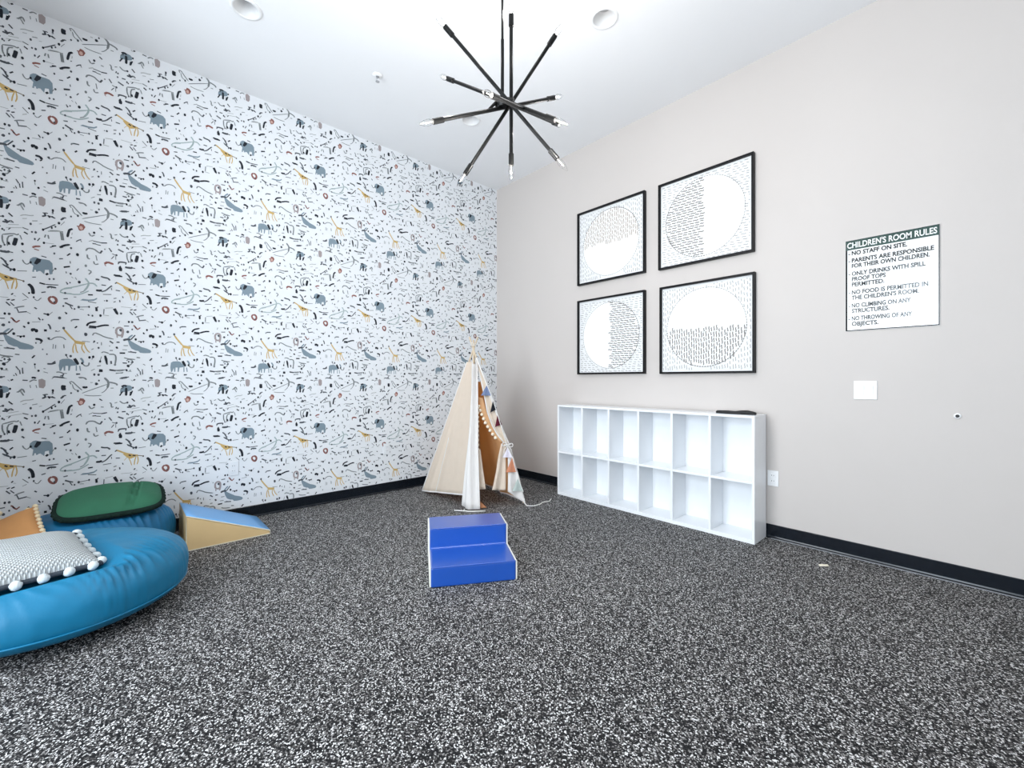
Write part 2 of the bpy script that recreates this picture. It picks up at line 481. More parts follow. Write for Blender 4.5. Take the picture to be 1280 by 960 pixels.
# ---------------------------------------------------------------- printed animals of the wallpaper (flat print, one repeat laid over the wall)
INK = {'K': (0.014, 0.018, 0.027), 'D': (0.07, 0.08, 0.095), 'M': (0.20, 0.22, 0.23), 'L': (0.36, 0.38, 0.38), 'B': (0.22, 0.29, 0.34),
       'Y': (0.60, 0.41, 0.15), 'O': (0.20, 0.15, 0.08), 'R': (0.26, 0.10, 0.085), 'T': (0.36, 0.31, 0.31), 'G': (0.36, 0.44, 0.44),
       'P': (0.62, 0.42, 0.36), 'W': (0.85, 0.84, 0.83)}
TILE = """K10 609,1219 603,1195
K10 30,1227 20,1195
B0 570,1213 572,1240 586,1261 609,1270 628,1266 641,1250 634,1231 618,1224 599,1220
K.33,8,5,8
M5 61,1226 77,1237 87,1246 97,1223
M4 76,1233 91,1204
K9 26,1167 44,1147
L4 77,1162 97,1173 121,1173 138,1179
L5 87,1145 107,1150
M6 131,1140 155,1146
D.124,1118,6,9
L4 162,1127 176,1131
L4 25,1090 71,1100
L4 15,1068 84,1082
D7 87,1085 114,1076
K10 94,1057 111,1045
D.130,1065,5,7
D.147,1066,6,9
D.143,1020,5,8
D7 155,1010 166,1032
D8 176,1182 193,1191 186,1209
M5 179,1207 199,1212
K.227,1236,6,9
M7 222,1210 231,1216
K8 211,1189 208,1183
D6 200,1193 218,1191 239,1183
K18 279,30 276,13 279,-1
D12 279,1198 265,1179
K.256,1155,7,10
M4 265,1143 283,1171
K.181,1092,6,9
D5 181,1093 208,1114 239,1142
K.222,1114,5,8
D.239,1126,5,7
M9 193,1061 188,1040
M9 204,1061 208,1036
M6 204,1087 257,1099
M20 267,1102 274,1040
L5 211,1094 261,1103 276,1088
M6 -1,1019 48,1036 64,1030 71,1039
M6 -1,1017 -1,981 7,958
D.9,953,5,7
K12 25,976 30,958
K15 59,1009 56,988 49,957
M7 76,1032 84,1004
K.87,975,7,10
D16 -1,908 15,911
D11 -11,911 -1,908 22,908 31,916
D11 84,932 96,919
R9 133,959 141,970 169,976
R7 140,953 162,947
K10 31,848 46,863
K.185,1003,6,9
M3 190,1004 232,1006
D8 213,978 239,994
K10 222,990 243,995
L18 257,990 276,994
K10 261,986 279,1005 309,1017
D.234,940,5,8
K8 298,940 310,956
D9 257,908 276,912
D9 -1,1104 25,1105 9,1121
M4 25,1110 41,1106
D.609,1055,5,8
D.7,1049,4,6
D7 -1,826 28,809
B0 136,838 118,855 121,881 135,896 148,899 169,890 190,891 211,888 225,870 227,839 225,797 211,790 208,823 190,820 186,788 169,808 159,806 157,801 148,800 148,812 140,811 140,798 131,797
K0 140,859 152,892 173,888 169,870 152,849 141,852
M5 87,870 94,851 107,841 121,856
K.124,859,6,9
D8 173,911 197,906
M6 225,85 247,89 261,83 287,79
D6 261,93 279,103
D12 340,106 360,109
K24 467,140 467,124
D.433,104,6,8
D.455,104,7,9
D14 514,140 547,135
M5 547,135 576,132 605,146
M6 547,113 588,123
K.8,169,7,9
D9 588,192 609,192
D.31,201,6,8
M.543,179,7,9
M6 356,80 381,84 393,69
M5 306,50 321,57 340,30 370,-7
M4 321,36 328,1 355,-11
D.349,1230,6,9
D.315,1216,5,7
K11 377,21 379,11 398,16
D.284,3,7,9
D9 280,1199 291,1199
L6 414,47 425,48
K11 439,35 453,38
M10 486,83 510,51 502,8
M8 510,51 551,39 555,26
M4 370,1214 412,1235 502,1277
M4 381,1200 416,1193 470,1195
M4 470,1214 486,1224 506,1256
D17 576,79 609,86
D9 568,77 620,89
M7 519,6 535,6
R0 349,1147 360,1179 377,1175 387,1159 377,1135 360,1126 353,1132
P.365,1148,10,14
R6 343,1156 360,1155 368,1165
K10 297,1067 303,1105 308,1122 323,1131
D8 312,1065 319,1069
L4 321,1104 319,1087
K.432,1129,7,9
M6 404,1123 416,1098 435,1113
K9 459,1171 474,1158
M8 467,1112 482,1110
D5 340,1044 351,1057 366,1066
D5 360,1065 368,1048
M5 404,1061 427,1074
D7 427,1068 470,1064
K9 470,1063 500,1069
D9 423,1049 443,1050
D7 443,1047 467,1044
D7 280,1008 302,1016
K10 291,1013 310,1017
D.315,994,6,8
K9 295,937 310,953
K.347,954,8,12
M7 389,990 400,1012 431,1012 447,997 463,986
D12 463,986 474,1008
M7 396,965 398,939 410,935
M7 441,968 447,931
M6 429,923 435,899 455,908
D9 510,1034 525,1009
D.488,1021,4,5
D6 527,996 551,987
D6 523,957 537,979
D.551,990,6,8
M5 547,983 547,956
M6 514,1142 523,1133 523,1106 535,1111
M7 541,1137 555,1143
D8 547,1094 551,1109
D.559,1097,5,7
M6 568,1152 588,1131 613,1140
D.2,1139,6,8
D.557,1069,5,7
D10 580,1071 601,1072
D12 559,1035 590,1020
R11 486,914 502,931 535,920
R5 486,911 494,899
D8 559,936 572,944 605,944
D7 570,946 559,925
D8 605,947 601,929
K9 280,856 310,865
D6 310,901 312,885
M.389,883,7,10
K.570,901,7,10
K10 578,17 597,26 607,17
D7 576,1 592,11
K10 584,1223 568,1191
K11 604,1250 605,1219 604,1191
K11 21,1220 17,1190
D6 17,1097 34,1121 48,1107
D7 25,1057 34,1070
M6 21,949 21,1011 46,1023
Y0 -25,758 -11,760 5,759 25,753 41,746 61,742 66,734 38,723 18,715 2,725 -11,740
Y4 10,721 18,700 26,665
Y5 51,728 43,699 40,667
Y5 59,734 64,697 56,669
Y4 610,730 593,707
K11 9,746 22,738
D6 2,821 31,801 48,797
K.51,797,7,11
D.35,793,5,7
M6 64,792 107,797
O4 58,736 81,732 94,727
D.92,727,5,7
K13 113,712 128,697 135,672 135,647
K.117,651,5,7
K12 164,727 190,721
D5 190,721 225,722 254,725
D9 200,698 211,709 243,704
M4 218,710 222,695
D9 173,662 193,669
R11 222,641 239,635 245,615 236,593 222,597 211,611 208,628 222,641
W.222,623,8,11
D.234,603,5,7
G6 261,680 272,699 298,708 320,714
G6 261,677 283,672 320,674
M6 276,633 298,635
D12 285,607 316,589
D.277,582,5,7
D8 285,541 294,529
K.292,532,5,7
M7 25,593 31,599
K9 38,629 46,640
K8 18,592 31,598
D9 15,579 33,557
M3 48,625 59,622
D5 87,646 114,617
M4 87,598 107,608
D.138,625,5,8
M4 141,615 155,601 173,627
M6 51,542 74,554 96,560
D7 62,543 69,521
D9 67,516 107,525
M4 107,523 124,512
K.10,502,6,9
R7 35,478 43,474 51,457 64,448
R9 62,451 75,464
K7 43,469 54,460
D10 141,557 152,548
K9 183,520 204,515
K.204,515,7,10
M4 204,507 225,535
K8 159,490 169,473
D.179,478,4,6
D.259,497,8,11
M4 131,458 169,463
K.114,449,6,9
K11 91,428 99,417
K11 130,398 135,414 148,400 155,400
K.150,400,9,13
K.132,404,8,12
K17 192,413 192,398
D7 204,450 213,436 216,415
D9 238,404 247,405
M5 247,400 261,408
D.279,428,7,10
D.239,835,6,8
M5 232,831 222,809
K20 195,796 204,788
D.211,760,5,7
D.231,763,5,7
D7 131,760 148,763
K11 279,852 309,863
D6 290,825 292,813
D.312,813,5,7
D6 290,752 301,738
D.310,750,4,6
D7 343,840 353,857
D.313,813,6,8
M4 317,793 325,784
M5 336,791 343,776
M6 400,855 420,847 404,823
D6 293,752 297,734
K.356,761,8,11
G12 387,793 404,767
G8 404,767 400,736 379,699
G7 404,761 431,763 447,743
G6 280,706 328,721 400,757
G6 280,672 347,670 377,685 404,705
D.286,674,6,8
M7 360,688 379,699
D9 439,794 451,795 459,791
D8 467,820 482,814 506,812 516,797
D9 470,758 494,757
K11 441,715 467,714 467,724
D6 470,708 494,720 519,754 527,760
D5 523,743 525,727
D6 478,690 523,695
K11 400,677 425,679
M7 328,652 341,653
B0 360,632 373,644 404,643 431,649 447,662 447,651 431,638 404,632
D6 400,629 443,623
D10 286,604 325,588
D7 310,586 321,566
D.332,568,5,7
D.353,583,7,10
D5 355,583 408,591
D.406,591,5,8
M5 358,570 379,567
D9 280,633 299,637
K15 443,593 445,564
K8 447,594 455,595
K.465,534,7,10
D6 482,546 484,584
D11 400,537 406,527
D.423,529,5,8
L5 478,540 510,538
L5 490,591 531,598
K0 531,589 547,597 561,562 559,548 547,555
D.576,561,7,9
M7 315,479 321,492 356,495
D8 325,493 355,493
K11 334,433 345,447
K9 393,453 404,476 443,488
K16 406,452 443,450
K8 404,441 443,441
K9 443,450 482,466 510,467
D11 383,402 393,389
T10 547,425 553,448 568,457 584,450 588,422 580,399 568,396 553,403 547,425
D.572,438,7,9
D.29,502,7,9
D8 592,469 620,471
D.4,427,8,10
D.29,446,4,6
M.535,452,4,5
K14 565,902 574,896 572,876
D.572,909,5,7
D19 543,838 572,839
K9 535,842 551,839 584,836
D7 -9,867 8,852 21,821
D.12,845,6,8
D.21,824,6,8
D8 12,912 46,910
D9 547,730 570,728
D7 535,667 551,672
D7 535,640 547,647
D9 568,660 570,644
D7 584,690 588,677
D6 494,643 502,650
D.499,646,6,8
D.486,645,3,4
L4 576,611 635,609
M5 563,487 568,504
Y8 547,788 559,785 592,764 635,745
D9 543,778 553,789
K10 31,740 48,737
D7 34,579 51,558
K9 38,592 53,599
B0 2,370 5,377 22,359 48,341 81,318 114,307 135,296 140,283 131,273 97,271 74,273 64,287 48,289 25,302 12,329
B8 4,367 9,383 31,406
B8 613,372 593,371
M7 5,277 31,275 54,274
K.49,373,7,10
K7 62,359 96,359
K.79,354,5,8
K.94,359,5,8
K11 145,345 169,343 176,326
K8 166,315 176,323
D.148,317,4,6
K10 130,214 143,233
D8 54,237 74,235
D.199,243,4,6
M.179,275,4,6
M5 -4,210 9,223 35,211 22,181 9,178
D.9,203,5,8
K.607,139,6,9
M4 2,132 25,129
K.143,172,5,7
M4 143,164 145,144
K.160,129,6,8
M6 183,145 193,142
M5 183,122 204,114
D7 58,157 71,133
D7 74,133 77,105
D7 87,148 89,108
D6 48,100 51,93
D6 56,112 62,95
D5 91,188 104,178
K11 35,63 46,70
M4 22,68 31,58
D9 87,65 111,63
K9 128,80 138,84 148,77
M6 118,53 135,68 152,63
M5 121,32 124,12
M5 148,32 152,12
T0 159,68 176,75 192,63 192,27 183,9 171,12 162,14 160,42
M6 67,1225 77,1240 87,1250 96,1229
M4 79,1240 94,1204
D9 200,177 222,176 241,186
D8 222,179 239,197
M6 243,120 261,122 279,110
D8 279,110 272,89
D10 231,88 279,83
M4 222,73 232,86
M5 200,356 215,339 239,364 272,366 290,346
M5 229,314 227,282
M5 241,309 239,283
M7 279,314 281,288
D.208,351,6,9
K15 279,26 276,10 279,-6
D10 229,1237 225,1217
D7 179,1207 204,1209
D6 181,1182 197,1191
K10 204,1196 213,1181
D6 222,1196 239,1183
D9 272,1184 283,1200
D6 309,47 316,36
Y8 280,419 302,384 332,343
Y0 326,353 341,344 370,339 387,336 383,321 370,318 347,322 334,323
D4 370,343 410,340
Y5 332,325 323,290 326,256
Y5 337,321 341,275 349,257
Y5 373,322 366,292 383,258
Y5 380,322 393,283 410,262
D.389,392,9,13
M6 423,387 433,409 463,395 486,380 535,367
M6 431,349 427,333
D.433,344,5,8
M6 470,341 470,319
D.455,299,6,8
M6 418,284 429,292
D.449,334,4,5
D11 514,352 533,336
K10 551,346 568,346
T9 551,451 555,379
T9 568,441 588,420 580,381
D.574,436,7,10
D9 -5,425 10,426
D.29,447,5,7
D11 588,362 605,371 630,370
D9 21,370 46,406
M7 590,323 615,324
K14 549,312 557,299
M9 514,283 531,284
K13 568,266 599,267
M6 584,292 609,292
D7 17,282 51,270
M6 470,264 482,273 510,261
M7 510,255 543,256 549,229 543,179
K0 484,243 494,246 502,222 504,178 496,180 486,221
D11 521,206 523,184
K.463,201,6,9
M5 463,204 470,237
K.427,233,7,10
K.408,228,7,10
M6 420,214 423,225
B0 257,185 259,203 273,213 302,216 321,210 328,197 355,193 351,174 332,168 313,165 308,131 301,131 301,165 288,165 286,131 279,131 277,162 266,130 259,130 255,167
B8 341,169 341,131
B8 358,166 362,132
B9 362,222 373,207 375,185
K0 325,213 338,222 347,206 356,180 349,173 340,182 330,200
K.370,185,6,9
M6 373,180 387,164 404,170 406,192
D.291,241,6,8
D.313,234,7,9
D5 290,241 299,220
D9 340,110 358,108
M6 280,112 295,112
K21 467,144 465,125
M5 416,133 435,146
D.433,106,6,9
D.455,103,6,8
K11 512,142 535,137
M5 535,137 568,140 592,143
M7 547,118 586,118
K.5,172,8,10
D9 584,194 605,193
D7 21,198 29,204
M6 -17,233 4,225 46,221
M.17,138,5,6
M6 351,84 377,84 393,68
D.514,316,3,4
D6 447,168 467,171
D.457,62,5,7
D.443,38,8,11
M4 280,78 295,77
M5 412,49 421,47"""


def tile_shapes():
    out = []
    for ln in TILE.strip().split('\n'):
        c = ln[0]
        if ln[1] == '.':
            x, z, rx, rz = map(float, ln[2:].split(','))
            pts = [(x + rx * math.cos(a), z + rz * math.sin(a)) for a in [2 * PI * k / 7 for k in range(7)]]
            out.append((c, pts, [tuple(range(7))]))
            continue
        hd, rest = ln.split(' ', 1)
        pts = [tuple(map(float, t.split(','))) for t in rest.split()]
        w = float(hd[1:])
        if w == 0:
            out.append((c, pts, [tuple(range(len(pts)))]))
            continue
        # stroke: a ribbon that narrows at its ends, curves smoothed
        if len(pts) > 2:
            sm = [pts[0]]
            for i in range(len(pts) - 1):
                a, d = pts[i], pts[i + 1]
                sm += [(a[0] * .75 + d[0] * .25, a[1] * .75 + d[1] * .25), (a[0] * .25 + d[0] * .75, a[1] * .25 + d[1] * .75)]
            pts = sm + [pts[-1]]
        vs = []
        n = len(pts)
        for i in range(n):
            a, d = pts[max(i - 1, 0)], pts[min(i + 1, n - 1)]
            dx, dz = d[0] - a[0], d[1] - a[1]
            ln_ = math.hypot(dx, dz) or 1
            k = w / 2 * 1.3 * (0.62 if i in (0, n - 1) else 1.0)
            vs += [(pts[i][0] - dz / ln_ * k, pts[i][1] + dx / ln_ * k), (pts[i][0] + dz / ln_ * k, pts[i][1] - dx / ln_ * k)]
        out.append((c, vs, [(2 * i, 2 * i + 1, 2 * i + 3, 2 * i + 2) for i in range(n - 1)]))
    return out


shapes = tile_shapes()
TW, TH = 0.6095, 1.242
rank = sorted(range(len(shapes)), key=lambda i: ('BYTGRPMLDOKW'.index(shapes[i][0]), i))
order = {s_: k for k, s_ in enumerate(rank)}
pv, pf, pc = [], [], []
for ty in range(-2, 8):
    for tz in range(-1, 3):
        oy, oz = -4.245 + ty * TW, 1.134 + tz * TH
        for si, (c, pts, fs) in enumerate(shapes):
            P = [(oy + a / 1000, oz + d / 1000) for a, d in pts]
            cy = sum(p[0] for p in P) / len(P)
            cz = sum(p[1] for p in P) / len(P)
            if not (RY + 0.86 < cy < -0.005 and 0.105 < cz < HC - 0.005):
                continue
            lift = 0.0005 + order[si] * 2.2e-6
            base = len(pv)
            pv += [(lift, min(max(a, RY + 0.855), -0.002), min(max(d, 0.101), HC - 0.002)) for a, d in P]
            pf += [tuple(base + i for i in f) for f in fs]
            pc += [INK[c]] * len(fs)
me = bpy.data.meshes.new('wallpaper_print')
me.from_pydata(pv, [], pf)
me.materials.append(M_print)
ca = me.color_attributes.new('ink', 'FLOAT_COLOR', 'CORNER')
cols = []
for p, c in zip(me.polygons, pc):
    cols += [*c, 1.0] * p.loop_total
ca.data.foreach_set('color', cols)
wp = bpy.data.objects.new('wallpaper_print', me)
COL.objects.link(wp)
wp.parent = wall_left
tag(wp, kind='stuff')

# ---------------------------------------------------------------- white cubby shelf
sh = thing('cubby_shelf', 'long white cubby shelf, two rows of six open compartments, against the taupe wall', 'shelf', (2.251, -0.143, 0))
SX, SY, SH = 0.954, 0.122, 0.938      # half length, half depth, height
bt = 0.018


def sb(name, a, c):
    return box(name, a, c, M_white, sh, bevel=0.0012)


sb('top_board', (-SX, -SY, SH - bt), (SX, SY, SH))
sb('bottom_board', (-SX + bt, -SY, 0.0), (SX - bt, SY - 0.008, 0.03))
sb('side_panel', (-SX, -SY, 0), (-SX + bt, SY, SH - bt))
sb('side_panel', (SX - bt, -SY, 0), (SX, SY, SH - bt))
sb('back_panel', (-SX + bt, SY - 0.008, 0), (SX - bt, SY, SH - bt))
pitch = (2 * SX - bt) / 6
for k in range(1, 6):
    x = -SX + k * pitch
    sb('divider', (x, -SY, 0.03), (x + bt, SY - 0.008, SH - bt))
for k in range(6):
    x = -SX + k * pitch + bt
    sb('shelf_board', (x, -SY + 0.001, 0.437), (x + pitch - bt, SY - 0.008, 0.437 + bt))

# black strap with a round button on the shelf
st = thing('strap', 'flat black strap with a small round button, lying on top of the white cubby shelf', 'strap', (3.035, -0.155, SH))


def slab(u, v, L_, W_, H_, x0):
    return None


m = MB()
rows = [(-0.150, 0.010, 0.010), (-0.140, 0.020, 0.014), (-0.06, 0.022, 0.016), (-0.005, 0.024, 0.014), (0.03, 0.026, 0.018), (0.08, 0.032, 0.020), (0.12, 0.024, 0.016), (0.145, 0.012, 0.012)]
vs, fs = [], []
for x, w, h in rows:
    yo = 0.012 * math.sin(x * 25)
    for k in range(10):
        a = 2 * PI * k / 10
        vs.append((x, yo + w * math.cos(a), max(0.0, h * 0.75 + h * 0.75 * math.sin(a) * 1.1)))
for i in range(len(rows) - 1):
    fs += [(i * 10 + k, i * 10 + (k + 1) % 10, (i + 1) * 10 + (k + 1) % 10, (i + 1) * 10 + k) for k in range(10)]
fs += [tuple(range(10)), tuple(range(70, 80))]
m.add(vs, fs)
m.build('band', vary(mat('black_webbing', (0.010, 0.010, 0.011), 0.6), 60, 0.3), st, smooth=True)
m = MB()
m.lathe([(0, 0), (0.012, 0), (0.012, 0.004), (0.008, 0.006), (0, 0.006)], (-0.03, -0.014, 0.013), 14, (0.0, -0.5, 0.8))
m.build('button', mat('grey_metal_button', (0.45, 0.46, 0.47), 0.35, 0.5, 0.8), st)

# ---------------------------------------------------------------- four framed pictures


def stroke(m, x, z, L_, horiz, w=0.0042, wob=0.004):
    """one short wavy pen stroke on the picture plane (x right, z up, y = front)"""
    y = -0.0135
    n = 3
    vs = []
    for i in range(n + 1):
        t = i / n
        o = wob * math.sin(t * PI * 2)
        k = w / 2
        if horiz:
            vs += [(x + t * L_, y, z + o + k), (x + t * L_, y, z + o - k)]
        else:
            vs += [(x + o - k, y, z + t * L_), (x + o + k, y, z + t * L_)]
    m.add(vs, [(2 * i, 2 * i + 1, 2 * i + 3, 2 * i + 2) for i in range(n)])


def picture(x, z, W, H, filled, horiz, ink_in, label, rnd):
    t = thing('framed_picture', label, 'picture', (x, -0.002, z), group='four framed circle prints')
    fw, fd = 0.017, 0.036
    rail = {'top': ((-W / 2, -fd, H / 2 - fw), (W / 2, 0, H / 2)), 'bottom': ((-W / 2, -fd, -H / 2), (W / 2, 0, -H / 2 + fw)),
            'l': ((-W / 2, -fd, -H / 2 + fw), (-W / 2 + fw, 0, H / 2 - fw)), 'r': ((W / 2 - fw, -fd, -H / 2 + fw), (W / 2, 0, H / 2 - fw))}
    for a, c in rail.values():
        box('frame_rail', a, c, M_frame, t, bevel=0.001)
    sheet = box('print_sheet', (-W / 2 + fw, -0.012, -H / 2 + fw), (W / 2 - fw, -0.004, H / 2 - fw), M_paper, t)
    R = 0.335
    m = MB()
    n = 48
    m.add([(0, -0.0128, 0)] + [(R * math.cos(2 * PI * k / n), -0.0128, R * math.sin(2 * PI * k / n)) for k in range(n)],
          [(0, k + 1, (k + 1) % n + 1) for k in range(n)])
    m.build('white_disc', M_disc, sheet)
    rr = random.Random(rnd)
    mi, mo, me_ = MB(), MB(), MB()
    hx, hz = W / 2 - fw - 0.012, H / 2 - fw - 0.012
    step = 0.0215
    a = -hz if horiz else -hx
    lim = hz if horiz else hx
    end = hx if horiz else hz
    while a < lim:
        bq = -end + rr.random() * 0.02
        while bq < end:
            ln = 0.028 + rr.random() * 0.03
            ln = min(ln, end - bq)
            px, pz = (bq + ln / 2, a) if horiz else (a, bq + ln / 2)
            d = math.hypot(px, pz)
            half = {'top': pz > 0.004, 'bottom': pz < -0.004, 'l': px < -0.004, 'r': px > 0.004}[filled]
            sx, sz = (bq, a + rr.uniform(-.003, .003)) if horiz else (a + rr.uniform(-.003, .003), bq)
            if ln > 0.008:
                if d < R * 0.985:
                    if half:
                        stroke(mi, sx, sz, ln * 0.94, horiz, 0.0095, 0.0025)
                elif d > R * 1.03:
                    stroke(mo, sx, sz, ln * 0.66, horiz, 0.0055, 0.002)
            bq += ln + 0.004
        a += step
    # the dark outline of the filled half
    for k in range(96):
        an = 2 * PI * k / 96
        px, pz = R * math.cos(an), R * math.sin(an)
        half = {'top': pz > 0, 'bottom': pz < 0, 'l': px < 0, 'r': px > 0}[filled]
        q = 0.004 if half else 0.0022
        a2 = an + 2 * PI / 96 * 0.72
        me_.add([((R - q) * math.cos(an), -0.0138, (R - q) * math.sin(an)), ((R + q) * math.cos(an), -0.0138, (R + q) * math.sin(an)),
                 ((R + q) * math.cos(a2), -0.0138, (R + q) * math.sin(a2)), ((R - q) * math.cos(a2), -0.0138, (R - q) * math.sin(a2))], [(0, 1, 2, 3)])
    for mm, nm, mt in ((mi, 'dark_strokes', ink_in), (mo, 'pale_strokes', M_ink2), (me_, 'circle_outline', M_ink1)):
        tag(mm.build(nm, mt, sheet), kind='stuff')
    return t


picture(1.777, 2.597, 0.804, 0.772, 'top', False, M_ink3, 'black-framed print, circle with its upper half filled by tan strokes, upper left', 1)
picture(2.720, 2.591, 0.804, 0.776, 'l', True, M_ink1, 'black-framed print, circle with its left half filled by wavy grey lines, upper right', 2)
picture(1.777, 1.654, 0.804, 0.787, 'r', True, M_ink1, 'black-framed print, circle with its right half filled by wavy grey lines, lower left', 3)
picture(2.730, 1.649, 0.798, 0.787, 'bottom', False, M_ink1, 'black-framed print, circle with its lower half filled by vertical grey lines, lower right', 4)

# ---------------------------------------------------------------- rules sign
sg = thing('rules_sign', 'white rules sign with dark green header and black lettering on the taupe wall', 'sign', (3.9215, -0.001, 1.84))
SW, SHh = 0.461, 0.616
M_signw = vary(mat('white_sign_face', (0.86, 0.86, 0.85), 0.20, 0.6, coat=0.6), 10, 0.01)
M_signg = mat('dark_green_sign_ink', (0.008, 0.045, 0.033), 0.25, 0.5)
M_signk = mat('black_sign_ink', (0.008, 0.008, 0.008), 0.15, 0.55)
M_signb = mat('black_sign_border', (0.01, 0.01, 0.01), 0.6, 0.2)
box('panel', (-SW / 2, -0.006, -SHh / 2), (SW / 2, 0, SHh / 2), M_signw, sg)
box('header', (-SW / 2 + 0.003, -0.0066, SHh / 2 - 0.066), (SW / 2 - 0.003, -0.0055, SHh / 2 - 0.004), M_signg, sg)
m = MB()
for a, c in (((-SW / 2 + .001, -SHh / 2 + .001), (-SW / 2 + .011, SHh / 2 - .001)), ((SW / 2 - .006, -SHh / 2 + .001), (SW / 2 - .001, SHh / 2 - .001)),
             ((-SW / 2 + .007, -SHh / 2 + .001), (SW / 2 - .006, -SHh / 2 + .007)), ((-SW / 2 + .007, SHh / 2 - .005), (SW / 2 - .006, SHh / 2 - .001))):
    m.box((a[0], -0.0064, a[1]), (c[0], -0.0058, c[1]))
m.build('border', M_signb, sg)


def text_mesh(lines, name, material, parent, y):
    """lines: (text, left x, base z, cap height, width or None) set in the built-in sans face, made into one mesh"""
    vs, fs = [], []
    for txt, x, z, cap, wid, bold in lines:
        cu = bpy.data.curves.new('lettering', 'FONT')
        cu.body = txt
        cu.size = 1.0
        cu.offset = bold
        cu.resolution_u = 3
        o = bpy.data.objects.new('lettering', cu)
        COL.objects.link(o)
        bpy.context.view_layer.update()
        dg = bpy.context.evaluated_depsgraph_get()
        me = bpy.data.meshes.new_from_object(o.evaluated_get(dg))
        bpy.data.objects.remove(o)
        xs = [v.co.x for v in me.vertices]
        k = cap / 0.70
        kx = k if wid is None else wid / (max(xs) - min(xs))
        b0 = len(vs)
        vs += [(x + (v.co.x - min(xs)) * kx, y, z + v.co.y * k) for v in me.vertices]
        fs += [tuple(b0 + i for i in p.vertices) for p in me.polygons]
        bpy.data.meshes.remove(me)
    m = MB()
    m.add(vs, fs)
    return m.build(name, material, parent)


top = SHh / 2
text_mesh([("CHILDREN'S ROOM RULES", -SW / 2 + 0.010, top - 0.053, 0.037, SW - 0.022, 0.022)], 'header_lettering', mat('white_lettering', (0.85, 0.86, 0.85), 0.3), sg, -0.0072)
RULES = [("NO STAFF ON SITE.", .145, 1), ("PARENTS ARE RESPONSIBLE", .225, 1), ("FOR THEIR OWN CHILDREN.", .285, 0), ("ONLY DRINKS WITH SPILL", .370, 1),
         ("PROOF TOPS", .430, 0), ("PERMITTED.", .490, 0), ("NO FOOD IS PERMITTED IN", .575, 1), ("THE CHILDREN'S ROOM.", .635, 0),
         ("NO CLIMBING ON ANY", .720, 1), ("STRUCTURES.", .780, 0), ("NO THROWING OF ANY", .862, 1), ("OBJECTS.", .922, 0)]
lines = []
xl = -SW / 2 + 0.034
for txt, fr, bul in RULES:
    zb = top - fr * SHh - 0.013
    w = 0.0183 * (len(txt) - 0.35 * (txt.count(' ') + txt.count('I') + txt.count('.') + txt.count("'")))
    lines.append((txt, xl, zb, 0.027, w, 0.036))
    if bul:
        lines.append(('-', xl - 0.018, zb, 0.027, 0.010, 0.03))
tag(text_mesh(lines, 'rule_lettering', M_signk, sg, -0.0068), kind='stuff')

# ---------------------------------------------------------------- switch, outlets, wall bumper


def rounded_plate(name, w, h, d, material, parent):
    m = MB()
    m.box((-w / 2, -d, -h / 2), (w / 2, 0, h / 2))
    return m.build(name, material, parent, bevel=min(d * .45, 0.002))


sw = thing('light_switch', 'white double light switch plate on the taupe wall below the sign', 'switch', (3.7975, -0.0005, 1.132))
rounded_plate('cover_plate', 0.122, 0.122, 0.007, M_plastic, sw)
for x in (-0.023, 0.023):
    r = rounded_plate('rocker', 0.034, 0.068, 0.005, M_plastic, sw)
    r.location = (x, -0.0068, 0)
    r.rotation_euler = (math.radians(4), 0, 0)


def outlet(label, loc, rz, material, name='wall_outlet'):
    t = thing(name, label, 'outlet', loc, (0, 0, rz))
    rounded_plate('cover_plate', 0.074, 0.118, 0.006, material, t)
    for z in (-0.021, 0.021):
        r = rounded_plate('socket_face', 0.034, 0.030, 0.003, material, t)
        r.location = (0, -0.0058, z)
        for x, h in ((-0.007, 0.010), (0.007, 0.008)):
            box('slot', (x - 0.0012, -0.0036, -h / 2 + 0.002), (x + 0.0012, -0.0027, h / 2 + 0.002), M_slot, r)
    return t


outlet('white wall outlet on the taupe wall beside the right end of the cubby shelf', (3.247, -0.0005, 0.452), 0, M_plastic)
outlet('papered wall outlet low on the animal wallpaper above the foam wedge', (0.0012, -2.957, 0.444), -PI / 2 + PI, M_wallpaper)
outlet('papered wall outlet low on the animal wallpaper near the teepee', (0.0012, -1.555, 0.461), -PI / 2 + PI, M_wallpaper)
wb = thing('wall_bumper', 'small round white bumper with dark centre on the taupe wall, far right', 'bumper', (4.226, -0.0005, 0.986))
m = MB()
m.lathe([(0, 0), (0.017, 0), (0.017, 0.004), (0.013, 0.009), (0.009, 0.010)], (0, 0, 0), 20, (0, -1, 0))
m.build('rim', M_plastic, wb, smooth=True)
m = MB()
m.lathe([(0.0095, 0.009), (0.006, 0.005), (0, 0.004)], (0, 0, 0), 16, (0, -1, 0))
m.build('centre', M_slot, wb)

# ---------------------------------------------------------------- recessed downlights and sprinkler
M_refl = mat('satin_reflector', (0.80, 0.80, 0.80), 0.35, 0.5)
M_lens = mat('grey_lamp_lens', (0.42, 0.42, 0.43), 0.4, 0.5)
dl = thing('recessed_downlight', 'round recessed downlight in the ceiling near the animal wallpaper, left of the chandelier', 'downlight', (*LIGHTS[0], HC))
m = MB()
m.lathe([(0.074, 0.0), (0.074, -0.004), (0.082, -0.008), (0.094, -0.005), (0.096, -0.0002)], (0, 0, 0), 36)
m.build('trim_ring', M_plastic, dl, smooth=True)
m = MB()
m.lathe([(0.074, -0.003), (0.070, 0.02), (0.052, 0.078), (0.050, 0.085)], (0, 0, 0), 36)
m.build('reflector', M_refl, dl, smooth=True)
m = MB()
m.lathe([(0.0505, 0.084), (0.03, 0.080), (0, 0.079)], (0, 0, 0), 28)
m.build('lens', M_lens, dl, smooth=True)
